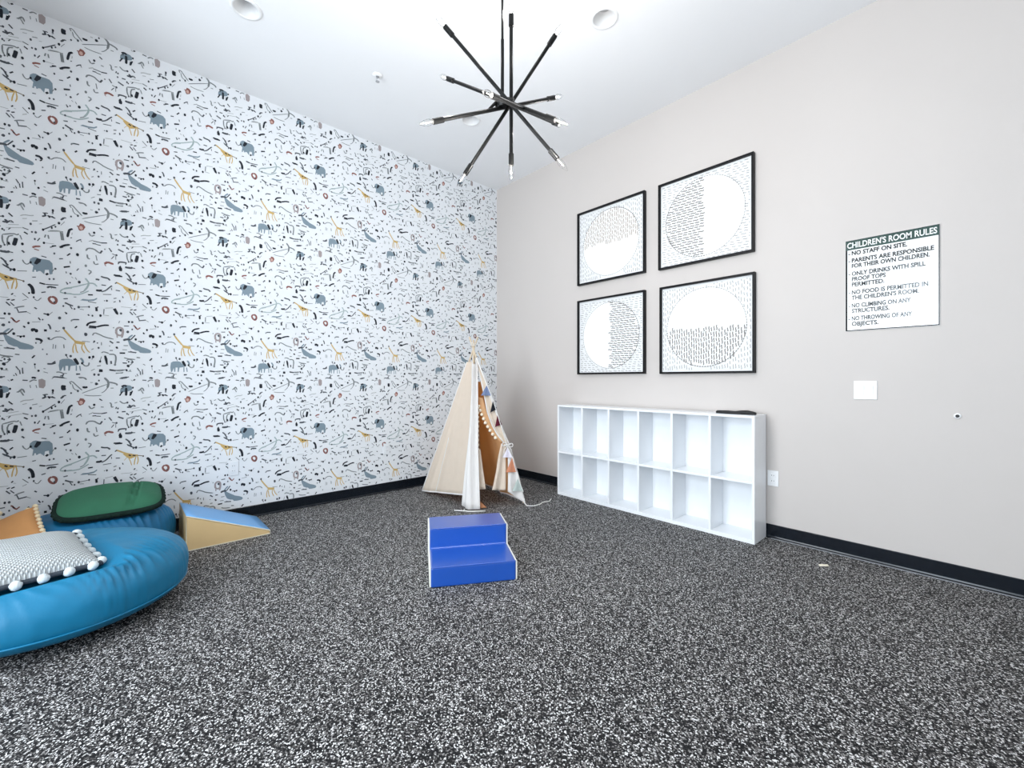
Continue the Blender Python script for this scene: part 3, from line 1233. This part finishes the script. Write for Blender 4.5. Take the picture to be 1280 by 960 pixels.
for i, l in enumerate(LIGHTS):
    if i:
        c = copy_tree(dl)
        c.location = (*l, HC)
        c['label'] = {1: 'round recessed downlight in the ceiling near the taupe wall, right of the chandelier',
                      2: 'round recessed downlight in the ceiling behind the chandelier, nearest the room corner'}[i]
for q in [q for q in COL.objects if q.name.startswith('recessed_downlight')]:
    q['group'] = 'recessed ceiling downlights'

sk = thing('ceiling_sprinkler', 'small white sprinkler head in the ceiling near the animal wallpaper', 'sprinkler', (0.983, -2.116, HC))
m = MB()
m.lathe([(0.0, -0.0005), (0.040, -0.0005), (0.040, -0.004), (0.030, -0.011), (0.014, -0.014)], (0, 0, 0), 28)
m.build('escutcheon', M_plastic, sk, smooth=True)
M_chr = mat('dull_chrome', (0.5, 0.5, 0.52), 0.3, 0.5, 0.9)
m = MB()
m.lathe([(0.0, -0.012), (0.011, -0.012), (0.011, -0.022), (0.006, -0.024), (0.0, -0.024)], (0, 0, 0), 14)
m.build('valve_body', M_chr, sk)
m = MB()
for s_ in (-1, 1):
    m.tube([(s_ * .010, 0, -.02), (s_ * .015, 0, -.035), (s_ * .004, 0, -.052)], 0.0022, 6)
m.build('yoke', M_chr, sk)
m = MB()
m.lathe([(0, -0.052), (0.016, -0.052), (0.016, -0.054), (0, -0.054)], (0, 0, 0), 16)
m.build('deflector', M_chr, sk)

# ---------------------------------------------------------------- chandelier
HUB = Vector((2.683, -2.244, 2.615))
ch = thing('chandelier', 'black sputnik chandelier with bare candle bulbs hanging from the ceiling', 'chandelier', HUB)
m = MB()
m.tube([(0, 0, 0.01), (0, 0, 0.315)], 0.0085, 12)
m.tube([(0, 0, 0.315), (0, 0, HC - HUB.z - 0.02)], 0.0064, 12)
m.build('stem', M_black, ch, smooth=False)
m = MB()
m.lathe([(0, 0), (0.062, 0), (0.062, -0.012), (0.02, -0.024), (0, -0.026)], (0, 0, HC - HUB.z), 28)
m.build('canopy', M_black, ch, smooth=True)
m = MB()
m.tube([(-0.036, -0.010, 0.012), (0.032, 0.046, -0.006)], 0.027, 14)
m.lathe([(0, -0.03), (0.02, -0.028), (0.028, -0.012), (0.028, 0.012), (0.014, 0.03), (0, 0.032)], (0, 0, 0), 16)
m.tube([(-0.020, -0.02, 0.0), (-0.048, -0.050, -0.038)], [0.009, 0.006], 8)
m.build('hub', M_black, ch)
RODS = [((-0.172, -0.233, 0.358), (0.209, 0.185, -0.308)), ((0.161, 0.221, 0.361), (-0.153, -0.123, -0.356)), ((0.030, 0.033, 0.443), (0.030, 0.033, -0.325)),
        ((-0.385, -0.076, 0.280), (0.310, 0.054, -0.209)), ((-0.039, -0.386, -0.240), (0.023, 0.368, 0.171)), ((0.234, -0.267, -0.200), (-0.023, 0.439, 0.071))]
M_fil = mat('glowing_filament', (0.9, 0.8, 0.6), 0.4)
M_fil.node_tree.nodes['Principled BSDF'].inputs['Emission Color'].default_value = (*BULB_COLOR, 1)
M_fil.node_tree.nodes['Principled BSDF'].inputs['Emission Strength'].default_value = 6.0
for p, q in RODS:
    p, q = Vector(p), Vector(q)
    d = (q - p).normalized()
    m = MB()
    m.tube([p + d * 0.05, q - d * 0.05], 0.0092, 12)
    rod = m.build('rod', M_black, ch)
    for e_, dd in ((p, -d), (q, d)):
        s0 = e_ - dd * 0.062
        m = MB()
        m.lathe([(0.008, 0), (0.0132, 0.003), (0.0132, 0.060), (0.011, 0.064), (0, 0.064)], s0, 14, dd)
        m.build('socket', M_black, rod)
        m = MB()
        m.lathe([(0.007, 0.060), (0.0085, 0.066), (0.0135, 0.080), (0.0145, 0.092), (0.0115, 0.112), (0.006, 0.128), (0.0022, 0.138), (0, 0.140)], s0, 14, dd)
        m.build('bulb', M_bulb, rod, smooth=True)
        m = MB()
        m.tube([s0 + dd * 0.064, s0 + dd * 0.105], 0.0016, 6)
        m.build('filament', M_fil, rod)
        pl = bpy.data.lights.new('bulb_light', 'POINT')
        pl.energy = BULB_POWER
        pl.color = BULB_COLOR
        pl.shadow_soft_size = 0.008
        po = bpy.data.objects.new('bulb_light', pl)
        po.location = HUB + s0 + dd * 0.1
        COL.objects.link(po)

# ---------------------------------------------------------------- blue foam steps
FS = thing('foam_steps', 'royal blue two-step foam climbing block with cream sides on the speckled floor', 'steps', (2.3135, -2.140, 0), (0, 0, math.atan2(0.442, 0.259)))
# local: x along the width, y away from the front (up the steps)
hw = 0.256


def prism(prof, x0, x1):
    n = len(prof)
    m = MB()
    m.add([(x0, y, z) for y, z in prof] + [(x1, y, z) for y, z in prof],
          [tuple(range(n)), tuple(range(2 * n - 1, n - 1, -1))] + [(i, (i + 1) % n, n + (i + 1) % n, n + i) for i in range(n)])
    return m


prof = [(0, 0), (0, 0.116), (0.292, 0.116), (0.294, 0.242), (0.548, 0.242), (0.548, 0)]
prism(prof, -hw + 0.004, hw - 0.004).build('step_cover', M_bluev, FS, bevel=0.010, seg=3)
for sx in (-1, 1):
    prism([(0.004, 0.003), (0.004, 0.113), (0.296, 0.113), (0.298, 0.239), (0.545, 0.239), (0.545, 0.003)], sx * hw - sx * 0.006, sx * (hw + 0.004)).build('side_panel', M_cream_v, FS, bevel=0.003, seg=2)
# stitched seams along the edges
m = MB()
for y, z in ((0.001, 0.1155), (0.2935, 0.2415)):
    m.tube([(-hw + 0.006, y, z), (hw - 0.006, y, z)], 0.0028, 6)
m.build('seam', M_bluev, FS)

# ---------------------------------------------------------------- foam wedge
FW = thing('foam_wedge', 'small foam wedge with sky blue slope and tan sides against the animal wallpaper', 'wedge', (0.575, -3.335, 0))
# local: x to the room (front face at x = 0), y along the wall
wp_ = [(0.0, 0.0), (0.0, 0.245), (0.525, 0.026), (0.525, 0.0)]
D = 0.45


def prism_y(prof, x0, x1):
    n = len(prof)
    m = MB()
    m.add([(x0, y, z) for y, z in prof] + [(x1, y, z) for y, z in prof],
          [tuple(range(n)), tuple(range(2 * n - 1, n - 1, -1))] + [(i, (i + 1) % n, n + (i + 1) % n, n + i) for i in range(n)])
    return m


prism_y(wp_, -D + 0.004, -0.004).build('wedge_core', M_tanv, FW, bevel=0.004, seg=2)
m = MB()
a0, a1 = Vector((0, 0.002, 0.246)), Vector((0, 0.526, 0.0275))
m.grid(lambda u, v: Vector((-D + 0.002 + (D - 0.003) * u, 0, 0)) + a0.lerp(a1, v) + Vector((0, 0, 0.003 + 0.003 * math.sin(u * PI) * math.sin(v * PI))), 8, 8)
m.build('slope_cover', M_skyv, FW, smooth=True, solid=0.004)
for x in (-D + 0.002, -0.002):
    m = MB()
    m.add([(x, y, z) for y, z in ((0.004, 0.004), (0.004, 0.240), (0.518, 0.026), (0.522, 0.004))], [(0, 1, 2, 3)])
    m.build('side_panel', M_tanv, FW, solid=0.006)
M_pipe = vary(mat('cream_piping', (0.80, 0.74, 0.58), 0.5), 20, 0.05)
for x in (-D + 0.002, -0.001):
    m = MB()
    m.tube([(x, 0.002, 0.004), (x, 0.001, 0.247), (x, 0.527, 0.028), (x, 0.527, 0.004), (x, 0.002, 0.004)], 0.0042, 8)
    m.build('piping', M_pipe, FW)

# ---------------------------------------------------------------- beanbags


def beanbag(name, label, material, c, rx, ry, h, seed, wr_dir, dents=(), group='round beanbags'):
    t = thing(name, label, 'beanbag', (c[0], c[1], 0), group=group)
    m = MB()
    nu, nv = 300, 90
    vs = []
    for j in range(nv + 1):
        th = -PI / 2 + PI * j / nv
        for i in range(nu):
            ph = 2 * PI * i / nu
            cs, sn = math.cos(th), math.sin(th)
            rr = max(cs, 0) ** 0.55
            zz = h * 0.46 + (h * 0.54 * (abs(sn) ** 0.85) if sn > 0 else -h * 0.46 * (abs(sn) ** 0.65))
            if sn < 0:
                rr *= 1 - 0.16 * (-sn) ** 2.0      # tucked under
            x, y = rx * rr * math.cos(ph), ry * rr * math.sin(ph)
            # pleats: gathered cloth in one direction, strongest on the upper rim
            w = 0.0
            side = max(0.0, math.cos(ph - wr_dir)) ** 4 * max(0.0, 0.55 + 1.1 * noise.noise(Vector((x * 6 - seed, y * 6, 2))))
            rim = math.exp(-((rr - 0.80) / 0.17) ** 2) if sn > 0 else 0.25 * math.exp(-((rr - 0.95) / 0.2) ** 2)
            s_ = noise.noise(Vector((x * 5 + seed, y * 5, 0)))
            wv = math.sin((x * math.sin(wr_dir) - y * math.cos(wr_dir)) * 85 + 5.0 * s_)
            w += 0.026 * side * rim * ((1 - abs(wv)) ** 1.6 - 0.3)
            w += 0.016 * noise.noise(Vector((x * 3.2 + seed, y * 3.2, zz * 5)))
            w += 0.004 * noise.noise(Vector((x * 13 + seed, y * 13, zz * 14)))
            if sn < -0.9:
                w *= 0
            k = 1 + w / max(rx, ry)
            p = Vector((x * k + c[0], y * k + c[1], max(0.0, zz + w * max(sn, 0))))
            if sn > 0:
                for mw, hl, hw_, hb in dents:      # the pillow presses its own hollow
                    q = mw.inverted() @ p
                    over = max(abs(q.x) - hl, abs(q.y) - hw_, 0.0)
                    lim = -hb * max(0, 1 - (q.x / hl) ** 2) ** .4 * max(0, 1 - (q.y / hw_) ** 2) ** .4 - 0.026 + over * 0.42
                    if q.z > lim:
                        nz_ = (mw @ Vector((q.x, q.y, lim))).z
                        p.z = max(0.03, min(p.z, nz_))
            vs.append((p.x - c[0], p.y - c[1], p.z))
    fs = [(j * nu + i, j * nu + (i + 1) % nu, (j + 1) * nu + (i + 1) % nu, (j + 1) * nu + i) for j in range(nv) for i in range(nu)]
    m.add(vs, fs)
    m.build('cover', material, t, smooth=True, weld=True)
    m = MB()
    pts = []
    for k in range(97):
        a = 2 * PI * k / 96
        pts.append((rx * 0.988 * math.cos(a), ry * 0.988 * math.sin(a), h * 0.30))
    m.tube(pts, 0.0045, 6, caps=False)
    m.build('seam', material, t, smooth=True)
    return t


def place(x, y, z, rz, ry=0, rx=0):
    return Matrix.Translation((x, y, z)) @ Matrix.Rotation(rz, 4, 'Z') @ Matrix.Rotation(math.radians(ry), 4, 'Y') @ Matrix.Rotation(math.radians(rx), 4, 'X')


# where the four pillows lie: (matrix, length, width, bulge above, bulge below)
KNIT = (place(1.335, -4.045, 0.350, math.atan2(-0.968, 0.25), 0, -7), 0.50, 0.44, 0.095, 0.03)
GREEN = (place(0.365, -3.715, 0.385, PI / 2, 0, 14), 0.52, 0.42, 0.075, 0.03)
ORANGE = (place(0.480, -4.16, 0.295, math.radians(12), 21, 28), 0.30, 0.26, 0.055, 0.035)
CREAM = (place(0.20, -4.43, 0.21, 0, -68, 0), 0.36, 0.40, 0.05, 0.04)


def dent(p):
    return (p[0], p[1] / 2, p[2] / 2, p[4])


beanbag('beanbag', 'turquoise round beanbag in front, nearest the camera, under the pale knit pillow', M_bag1, (1.175, -3.914), 0.515, 0.53, 0.36, 3.1, 0.75, [dent(KNIT)])
beanbag('beanbag', 'blue round beanbag by the animal wallpaper, under the green pillow', M_bag2, (0.335, -3.80), 0.305, 0.425, 0.345, 8.4, 0.63, [dent(GREEN), dent(ORANGE)])

# ---------------------------------------------------------------- pillows


def pillow(name, label, material, spec, seed, crease=None, pinch=0.05, round_=0.0):
    mw, L_, W_, ht, hb = spec
    t = thing(name, label, 'pillow', group='pillows on the beanbags')
    t.matrix_world = mw
    n = 64
    vs, fs, idx = [], [], {}

    def edge(u, v):
        x = L_ / 2 * u * (1 - pinch * (1 - v * v) * abs(u) ** 2)
        y = W_ / 2 * v * (1 - pinch * (1 - u * u) * abs(v) ** 2)
        return x * (1 - round_ * v ** 4), y * (1 - round_ * u ** 4)
    for side in (1, -1):
        for j in range(n + 1):
            for i in range(n + 1):
                u, v = -1 + 2 * i / n, -1 + 2 * j / n
                u, v = math.sin(u * PI / 2), math.sin(v * PI / 2)
                bd = i in (0, n) or j in (0, n)
                if bd and side < 0:
                    idx[(side, i, j)] = idx[(1, i, j)]
                    continue
                x, y = edge(u, v)
                k = max(0.0, (1 - abs(u) ** 2.6) * (1 - abs(v) ** 2.6)) ** 0.42
                z = side * (ht if side > 0 else hb) * k
                z += 0.010 * k * noise.noise(Vector((x * 7 + seed, y * 7, side)))
                if crease and side > 0:
                    for cu in crease:
                        z -= 0.024 * k * math.exp(-((u - cu - 0.10 * v) / 0.022) ** 2)
                idx[(side, i, j)] = len(vs)
                vs.append((x, y, z))
        for j in range(n):
            for i in range(n):
                fs.append((idx[(side, i, j)], idx[(side, i + 1, j)], idx[(side, i + 1, j + 1)], idx[(side, i, j + 1)]))
    m = MB()
    m.add(vs, fs)
    m.build('cover', material, t, smooth=True)
    return t, edge


def perimeter(edge, n):
    out = []
    for k in range(n):
        a = k / n * 4
        s_, f = int(a), a - int(a)
        u, v = [(-1 + 2 * f, -1), (1, -1 + 2 * f), (1 - 2 * f, 1), (-1, 1 - 2 * f)][s_]
        out.append(edge(u, v))
    return out


def trim(t, edge, r, material):
    pts = [(*p, 0) for p in perimeter(edge, 64)]
    m = MB()
    m.tube(pts + [pts[0]], r, 8, caps=False)
    m.build('trim_cord', material, t, smooth=True)


def pompoms(t, edge, count, r, material, out=1.0, dz=0.0):
    bm = bmesh.new()
    bmesh.ops.create_icosphere(bm, subdivisions=2, radius=r)
    for v in bm.verts:
        v.co *= 1 + 0.16 * noise.noise(v.co * (1.9 / r))
    me = bpy.data.meshes.new('pompom')
    bm.to_mesh(me)
    bm.free()
    me.polygons.foreach_set('use_smooth', [True] * len(me.polygons))
    me.materials.append(material)
    for p in perimeter(edge, count):
        o = bpy.data.objects.new('pompom', me)
        COL.objects.link(o)
        o.parent = t
        d = Vector((p[0], p[1], 0)).normalized()
        o.location = (p[0] + d.x * r * out, p[1] + d.y * r * out, dz)
        o.rotation_euler = (random.random() * 3, random.random() * 3, random.random() * 3)


t, e_ = pillow('knit_pillow', 'pale grey knit pillow with large pompoms, lying on the front beanbag', M_knit, KNIT, 2.0)
trim(t, e_, 0.012, M_trimdark)
pompoms(t, e_, 26, 0.021, M_knitpom, 0.6)

t, e_ = pillow('green_pillow', 'dark green pillow with dark pompom edging, on the beanbag by the wallpaper', M_green, GREEN, 5.0, crease=(0.40, 0.50), pinch=0.0, round_=0.16)
trim(t, e_, 0.018, M_greendark)  # dark cord, thickened to paint in the shade under the edge as well
pompoms(t, e_, 34, 0.016, M_greendark, 0.4)

t, e_ = pillow('orange_pillow', 'plain tan orange pillow with cream pompom edge, between the green and knit pillows', M_orange, ORANGE, 9.0)
trim(t, e_, 0.006, M_orange)
pompoms(t, e_, 32, 0.014, M_tassel, 0.6)

t, e_ = pillow('cream_pillow', 'cream and tan pillow with fringe, at the left edge behind the knit pillow', M_creampat, CREAM, 12.0)
trim(t, e_, 0.006, M_creampat)
pompoms(t, e_, 32, 0.014, M_tassel, 0.6)

# ---------------------------------------------------------------- teepee
TO = Vector((0.79, -0.985, 0))
TP = thing('teepee', 'cream canvas play teepee with coloured bunting and pompom curtains in the room corner', 'teepee', TO)
APEX = Vector((0, 0, 1.55))
FEET = {'L': Vector((-0.52, -0.285, 0)), 'F': Vector((0.33, -0.275, 0)), 'R': Vector((0.54, 0.200, 0)), 'B': Vector((-0.34, 0.365, 0))}


def on(k, z, inset=0.0):
    f = FEET[k]
    p = f.lerp(APEX, z / 1.55)
    return Vector((p.x * (1 - inset), p.y * (1 - inset), z))


off = {'L': (0.010, 0.006), 'F': (-0.010, 0.008), 'R': (-0.008, -0.010), 'B': (0.010, -0.006)}
for k, f in FEET.items():
    m = MB()
    a = Vector((f.x, f.y, 0.0))
    t_ = APEX + Vector((*off[k], 0))
    d = (t_ - a).normalized()
    m.tube([a + d * 0.012, t_ + d * (0.10 if k in 'RL' else 0.06)], 0.0085, 12)
    m.build('pole', M_wood, TP)
m = MB()
m.tube([(0.022 * math.cos(a), 0.022 * math.sin(a), 1.548 + 0.004 * a) for a in [i * 0.5 for i in range(0, 38)]][:1] +
       [(0.026 * math.cos(i * .5), 0.026 * math.sin(i * .5), 1.545 + 0.0010 * i) for i in range(38)], 0.003, 5)
m.build('lashing_cord', M_cord, TP)


def panel(name, a, c, z0a, z0c, z1, bulge, material, creases=(), nu=24, nv=30, seed=0):
    """cloth panel stretched between poles a and c, hem at z0, top at z1"""
    m = MB()
    nr = (FEET[c] - FEET[a]).cross(APEX - FEET[a]).normalized()
    mid = (FEET[a] + FEET[c]) / 2
    if nr.dot(mid) < 0:
        nr = -nr

    def f(u, v):
        z = (z0a + (z0c - z0a) * u)
        z = z + (z1 - z) * v
        p = on(a, z).lerp(on(c, z), u)
        s_ = math.sin(u * PI)
        o = bulge * s_ * (1 - v) + 0.012
        o += 0.006 * s_ * noise.noise(Vector((u * 4 + seed, v * 5, 0)))
        for cu, amp in creases:
            o += amp * math.exp(-((u - cu) / 0.05) ** 2) * max(0, 1 - 1.7 * v)
        return p + nr * o
    m.grid(f, nu, nv)
    o = m.build(name, material, TP, smooth=True, solid=0.0025)
    if name == 'side_panel':
        mm = MB()
        mm.tube([f(0.245, i / 24 * 0.42) + nr * 0.002 for i in range(25)], 0.0035, 6)
        mm.build('panel_seam', M_whitecl, o, smooth=True)
    # bound edges
    for nm, path in (('hem_band', [f(i / 20, 0) for i in range(21)]), ('edge_piping', [f(0, i / 20) for i in range(21)]), ('edge_piping', [f(1, i / 20) for i in range(21)])):
        mm = MB()
        mm.tube(path, 0.0065 if nm == 'edge_piping' else 0.008, 8)
        mm.build(nm, M_whitecl, o, smooth=True)
    return o


panel('side_panel', 'L', 'F', 0.015, 0.120, 1.385, -0.012, M_canvas, ((0.19, 0.030), (0.26, -0.030), (0.58, -0.008)))
panel('back_panel', 'B', 'L', 0.02, 0.02, 1.30, -0.01, M_tinted, (), seed=3)
panel('back_panel', 'R', 'B', 0.03, 0.03, 1.18, -0.01, M_tinted, ((0.45, -0.02), (0.7, 0.015)), seed=6)


def resample(pts, n):
    pts = [Vector(p) for p in pts]
    ds = [0]
    for i in range(1, len(pts)):
        ds.append(ds[-1] + (pts[i] - pts[i - 1]).length)
    out = []
    for k in range(n + 1):
        t = ds[-1] * k / n
        i = 0
        while i < len(pts) - 2 and ds[i + 1] < t:
            i += 1
        f = (t - ds[i]) / max(ds[i + 1] - ds[i], 1e-6)
        out.append(pts[i].lerp(pts[i + 1], min(1, f)))
    return out


NF = Vector((0.884, -0.391, 0.257))


def loft(name, A, B_, material, folds=0, amp=0.0, nrm=NF, nu=18, nv=24, solid=0.003, pw=1.0, seed=0, parent=None):
    A, B_ = resample(A, nv), resample(B_, nv)
    m = MB()

    def f(u, v):
        j = round(v * nv)
        w = amp * math.sin(u * PI * folds + 1.2 * v) * (0.25 + 0.75 * v ** pw) * math.sin(min(1, u * 4, (1 - u) * 4 + .25) * PI / 2) if folds else 0
        return A[j].lerp(B_[j], u) + nrm * (w + 0.004 * noise.noise(Vector((u * 5 + seed, v * 6, 1))))
    m.grid(f, nu, nv)
    return m.build(name, material, parent or TP, smooth=True, solid=solid)


# right-hand curtain: gathered from the top to a tie, then flaring to the hem
r_out = [(0.056, -0.011, 1.42), (0.14, 0.035, 1.2), (0.21, 0.061, 1.0), (0.274, 0.091, 0.826), (0.335, 0.122, 0.662), (0.376, 0.149, 0.561)]
r_in = [(0.046, -0.008, 1.405), (0.110, 0.008, 1.2), (0.163, 0.012, 1.039), (0.205, 0.015, 0.88), (0.252, 0.040, 0.746), (0.290, 0.080, 0.650), (0.335, 0.120, 0.580)]
cur = loft('curtain', r_in, r_out, M_canvas, 2, 0.006, pw=0.6, nu=12)
mm = MB()
mm.tube(resample([Vector(p) + NF * 0.004 for p in r_in], 30), 0.007, 8)
mm.build('edge_piping', M_whitecl, cur, smooth=True)
mm = MB()
mm.tube(resample([Vector(p) + NF * 0.012 for p in r_out], 30), 0.008, 8)
mm.build('edge_piping', M_whitecl, cur, smooth=True)
# inner layer below it, its shade painted as tan, edged with pompoms
loft('inner_valance', [(0.120, -0.038, 1.03), (0.160, -0.040, 0.90), (0.205, -0.012, 0.775), (0.242, 0.020, 0.695), (0.275, 0.057, 0.63), (0.315, 0.105, 0.575)],
     [(0.155, 0.000, 1.02), (0.195, 0.005, 0.90), (0.242, 0.030, 0.765), (0.278, 0.062, 0.68), (0.315, 0.098, 0.615), (0.330, 0.118, 0.580)], M_tinted, 1, 0.004, nu=8, nv=20, seed=5)
loft('curtain', [(0.318, 0.098, 0.572), (0.345, 0.040, 0.461), (0.366, -0.009, 0.315), (0.378, -0.049, 0.209), (0.384, -0.074, 0.153)],
     [(0.345, 0.128, 0.562), (0.385, 0.100, 0.43), (0.415, 0.075, 0.28), (0.435, 0.055, 0.14)], M_canvas, 2, 0.014, pw=1.0, nu=14, seed=4)
loft('curtain', [(0.360, 0.135, 0.562), (0.402, 0.112, 0.43), (0.436, 0.085, 0.28), (0.460, 0.060, 0.13)],
     [(0.38, 0.156, 0.56), (0.43, 0.174, 0.415), (0.485, 0.188, 0.249), (0.533, 0.195, 0.094), (0.560, 0.197, 0.012)], M_whitecl, 2, 0.012, pw=1.0, nu=14, seed=4)
# the bow that holds it
m = MB()
c0 = Vector((0.372, 0.128, 0.560))
ux = Vector((0.40, 0.91, 0.0)).normalized()
for s_ in (-1, 1):
    m.tube([c0 + NF * .02 + ux * s_ * 0.055 * math.sin(t_) + Vector((0, 0, 0.018 * math.sin(2 * t_) - 0.006 * s_)) for t_ in [i * PI / 12 for i in range(13)]], 0.0045, 6)
    m.tube([c0 + NF * .022, c0 + NF * .03 + ux * s_ * 0.035 + Vector((0, 0, -0.05)), c0 + NF * .03 + ux * s_ * 0.05 + Vector((0, 0, -0.11))], 0.004, 6)
m.tube([c0 + ux * -0.05, c0 + NF * 0.022, c0 + ux * 0.045 + NF * .01], 0.006, 6)
m.build('tie_bow', M_whitecl, TP, smooth=True)

# left-hand curtain wrapped round the front pole down to the floor
l_out = [(0.091, -0.066, 1.36), (0.142, -0.132, 1.003), (0.191, -0.196, 0.659), (0.205, -0.256, 0.322), (0.232, -0.312, 0.022)]
l_mid = [(0.095, -0.078, 1.362), (0.150, -0.145, 1.002), (0.222, -0.222, 0.600), (0.280, -0.275, 0.30), (0.350, -0.330, 0.012)]
l_in = [(0.082, -0.016, 1.362), (0.161, -0.073, 1.002), (0.26, -0.149, 0.547), (0.330, -0.191, 0.258), (0.405, -0.240, 0.010)]
lc = loft('curtain', l_out, l_mid, M_whitecl, 3, 0.006, Vector((0.5, -0.85, 0.15)), nu=12, seed=7)
loft('curtain_fold', l_mid, l_in, M_whitecl, 2, 0.006, NF, nu=12, seed=8, parent=lc)
for path in (l_out, l_in):
    mm = MB()
    mm.tube(resample(path, 24), 0.006, 8)
    mm.build('edge_piping', M_whitecl, lc, smooth=True)
loft('curtain_tail', [(0.231, -0.150, 0.53), (0.270, -0.165, 0.34), (0.325, -0.185, 0.166)], [(0.252, -0.110, 0.53), (0.300, -0.118, 0.35), (0.350, -0.122, 0.165)],
     M_canvas, 2, 0.008, nu=10, nv=14, seed=9)
loft('rust_flap', [(0.337, -0.209, 0.085), (0.372, -0.235, 0.010)], [(0.339, -0.205, 0.083), (0.420, -0.165, 0.012)], flagmat('rust_stripe_cotton', (0.44, 0.20, 0.10)), 0, 0, nu=6, nv=6)

# pompom trim
bm = bmesh.new()
bmesh.ops.create_icosphere(bm, subdivisions=2, radius=0.017)
for v in bm.verts:
    v.co *= 1 + 0.12 * noise.noise(v.co * 110)
pm = bpy.data.meshes.new('pompom')
bm.to_mesh(pm)
bm.free()
pm.polygons.foreach_set('use_smooth', [True] * len(pm.polygons))
pm.materials.append(vary(mat('cream_pompom_yarn', (0.88, 0.78, 0.62), 0.9), 80, 0.15, 0.5, 250))
POM = resample([(0.150, -0.048, 0.94), (0.176, -0.044, 0.88), (0.215, -0.014, 0.775), (0.252, 0.018, 0.695), (0.285, 0.055, 0.63)], 8) + \
    resample([(0.160, -0.068, 0.92), (0.178, -0.085, 0.844), (0.204, -0.104, 0.722), (0.227, -0.124, 0.609), (0.244, -0.135, 0.53)], 9)
for p in POM:
    o = bpy.data.objects.new('pompom', pm)
    COL.objects.link(o)
    o.parent = TP
    o.location = p - NF * 0.006
    o.rotation_euler = (random.random() * 3, random.random() * 3, 0)

# bunting
FLAGS = [('slate blue flag', (0.17, 0.22, 0.36), [(0.176, 0.027, 1.144), (0.174, -0.042, 1.045), (0.215, 0.052, 1.044)]),
         ('black flag', (0.012, 0.014, 0.02), [(0.235, 0.061, 0.993), (0.248, 0.014, 0.876), (0.270, 0.078, 0.906)]),
         ('dark red flag', (0.10, 0.012, 0.025), [(0.283, 0.078, 0.851), (0.298, 0.035, 0.736), (0.322, 0.104, 0.760)]),
         ('lilac white flag', (0.72, 0.68, 0.76), [(0.391, 0.114, 0.535), (0.390, 0.053, 0.448), (0.431, 0.142, 0.443)]),
         ('rust orange flag', (0.58, 0.24, 0.14), [(0.431, 0.142, 0.443), (0.432, 0.057, 0.310), (0.479, 0.161, 0.307)]),
         ('pale grey green flag', (0.48, 0.55, 0.52), [(0.494, 0.157, 0.248), (0.494, 0.084, 0.137), (0.540, 0.190, 0.130)])]
for lab, c, p in FLAGS:
    m = MB()
    a, b_, d = [Vector(q) + NF * 0.006 for q in p]
    n = 6
    vs = []
    fs = []
    for j in range(n + 1):
        for i in range(n + 1):
            r0 = a.lerp(b_, j / n)
            r1 = a.lerp(d, j / n)
            vs.append(r0.lerp(r1, i / n) + NF * 0.006 * math.sin(i / n * PI * 2) * j / n)
    fs = [(j * (n + 1) + i, j * (n + 1) + i + 1, (j + 1) * (n + 1) + i + 1, (j + 1) * (n + 1) + i) for j in range(n) for i in range(n)]
    m.add(vs, fs)
    o = m.build('bunting_flag', flagmat(lab.replace(' ', '_') + '_cloth', c), TP, solid=0.002)
    o['label'] = lab
m = MB()
m.tube([Vector(p) + NF * 0.012 for p in ((0.10, 0.012, 1.30), (0.176, 0.035, 1.144), (0.235, 0.061, 0.993), (0.283, 0.080, 0.851), (0.33, 0.10, 0.70), (0.391, 0.118, 0.535), (0.431, 0.142, 0.443), (0.494, 0.157, 0.248), (0.54, 0.185, 0.12))], 0.003, 6)
m.build('bunting_string', M_cord, TP)
# loose tie cords at the feet
m = MB()
m.tube([(0.552, 0.190, 0.06), (0.575, 0.175, 0.02), (0.610, 0.170, 0.005), (0.655, 0.215, 0.005), (0.655, 0.300, 0.005), (0.630, 0.370, 0.005), (0.645, 0.450, 0.005), (0.60, 0.52, 0.005)], 0.005, 7)
m.build('tie_cord', M_cord, TP, smooth=True)
m = MB()
m.tube([(0.300, -0.335, 0.006), (0.330, -0.365, 0.005), (0.375, -0.345, 0.005), (0.420, -0.290, 0.005), (0.470, -0.225, 0.005)], 0.005, 7)
m.tube([(0.26, -0.42, 0.005), (0.31, -0.385, 0.005), (0.345, -0.365, 0.006)], 0.005, 7)
m.build('tie_cord', M_cord, TP, smooth=True)

# ---------------------------------------------------------------- scrap on the floor
m = MB()
pts = [(-0.028, 0.004, 0.004), (-0.012, -0.006, 0.010), (0.004, 0.002, 0.006), (0.018, -0.002, 0.009), (0.030, 0.008, 0.005)]
vs = []
for p in pts:
    vs += [(p[0], p[1] - 0.008, p[2] - 0.004), (p[0], p[1] + 0.008, p[2] + 0.003)]
m.add(vs, [(2 * i, 2 * i + 1, 2 * i + 3, 2 * i + 2) for i in range(len(pts) - 1)])
sc = m.build('paper_scrap', mat('cream_paper', (0.82, 0.76, 0.62), 0.7), smooth=True, solid=0.0012, loc=(3.637, -0.329, 0.0007), rot=(0, 0, 0.7))
tag(sc, 'small crumpled cream scrap of paper on the floor near the black baseboard', 'paper scrap')
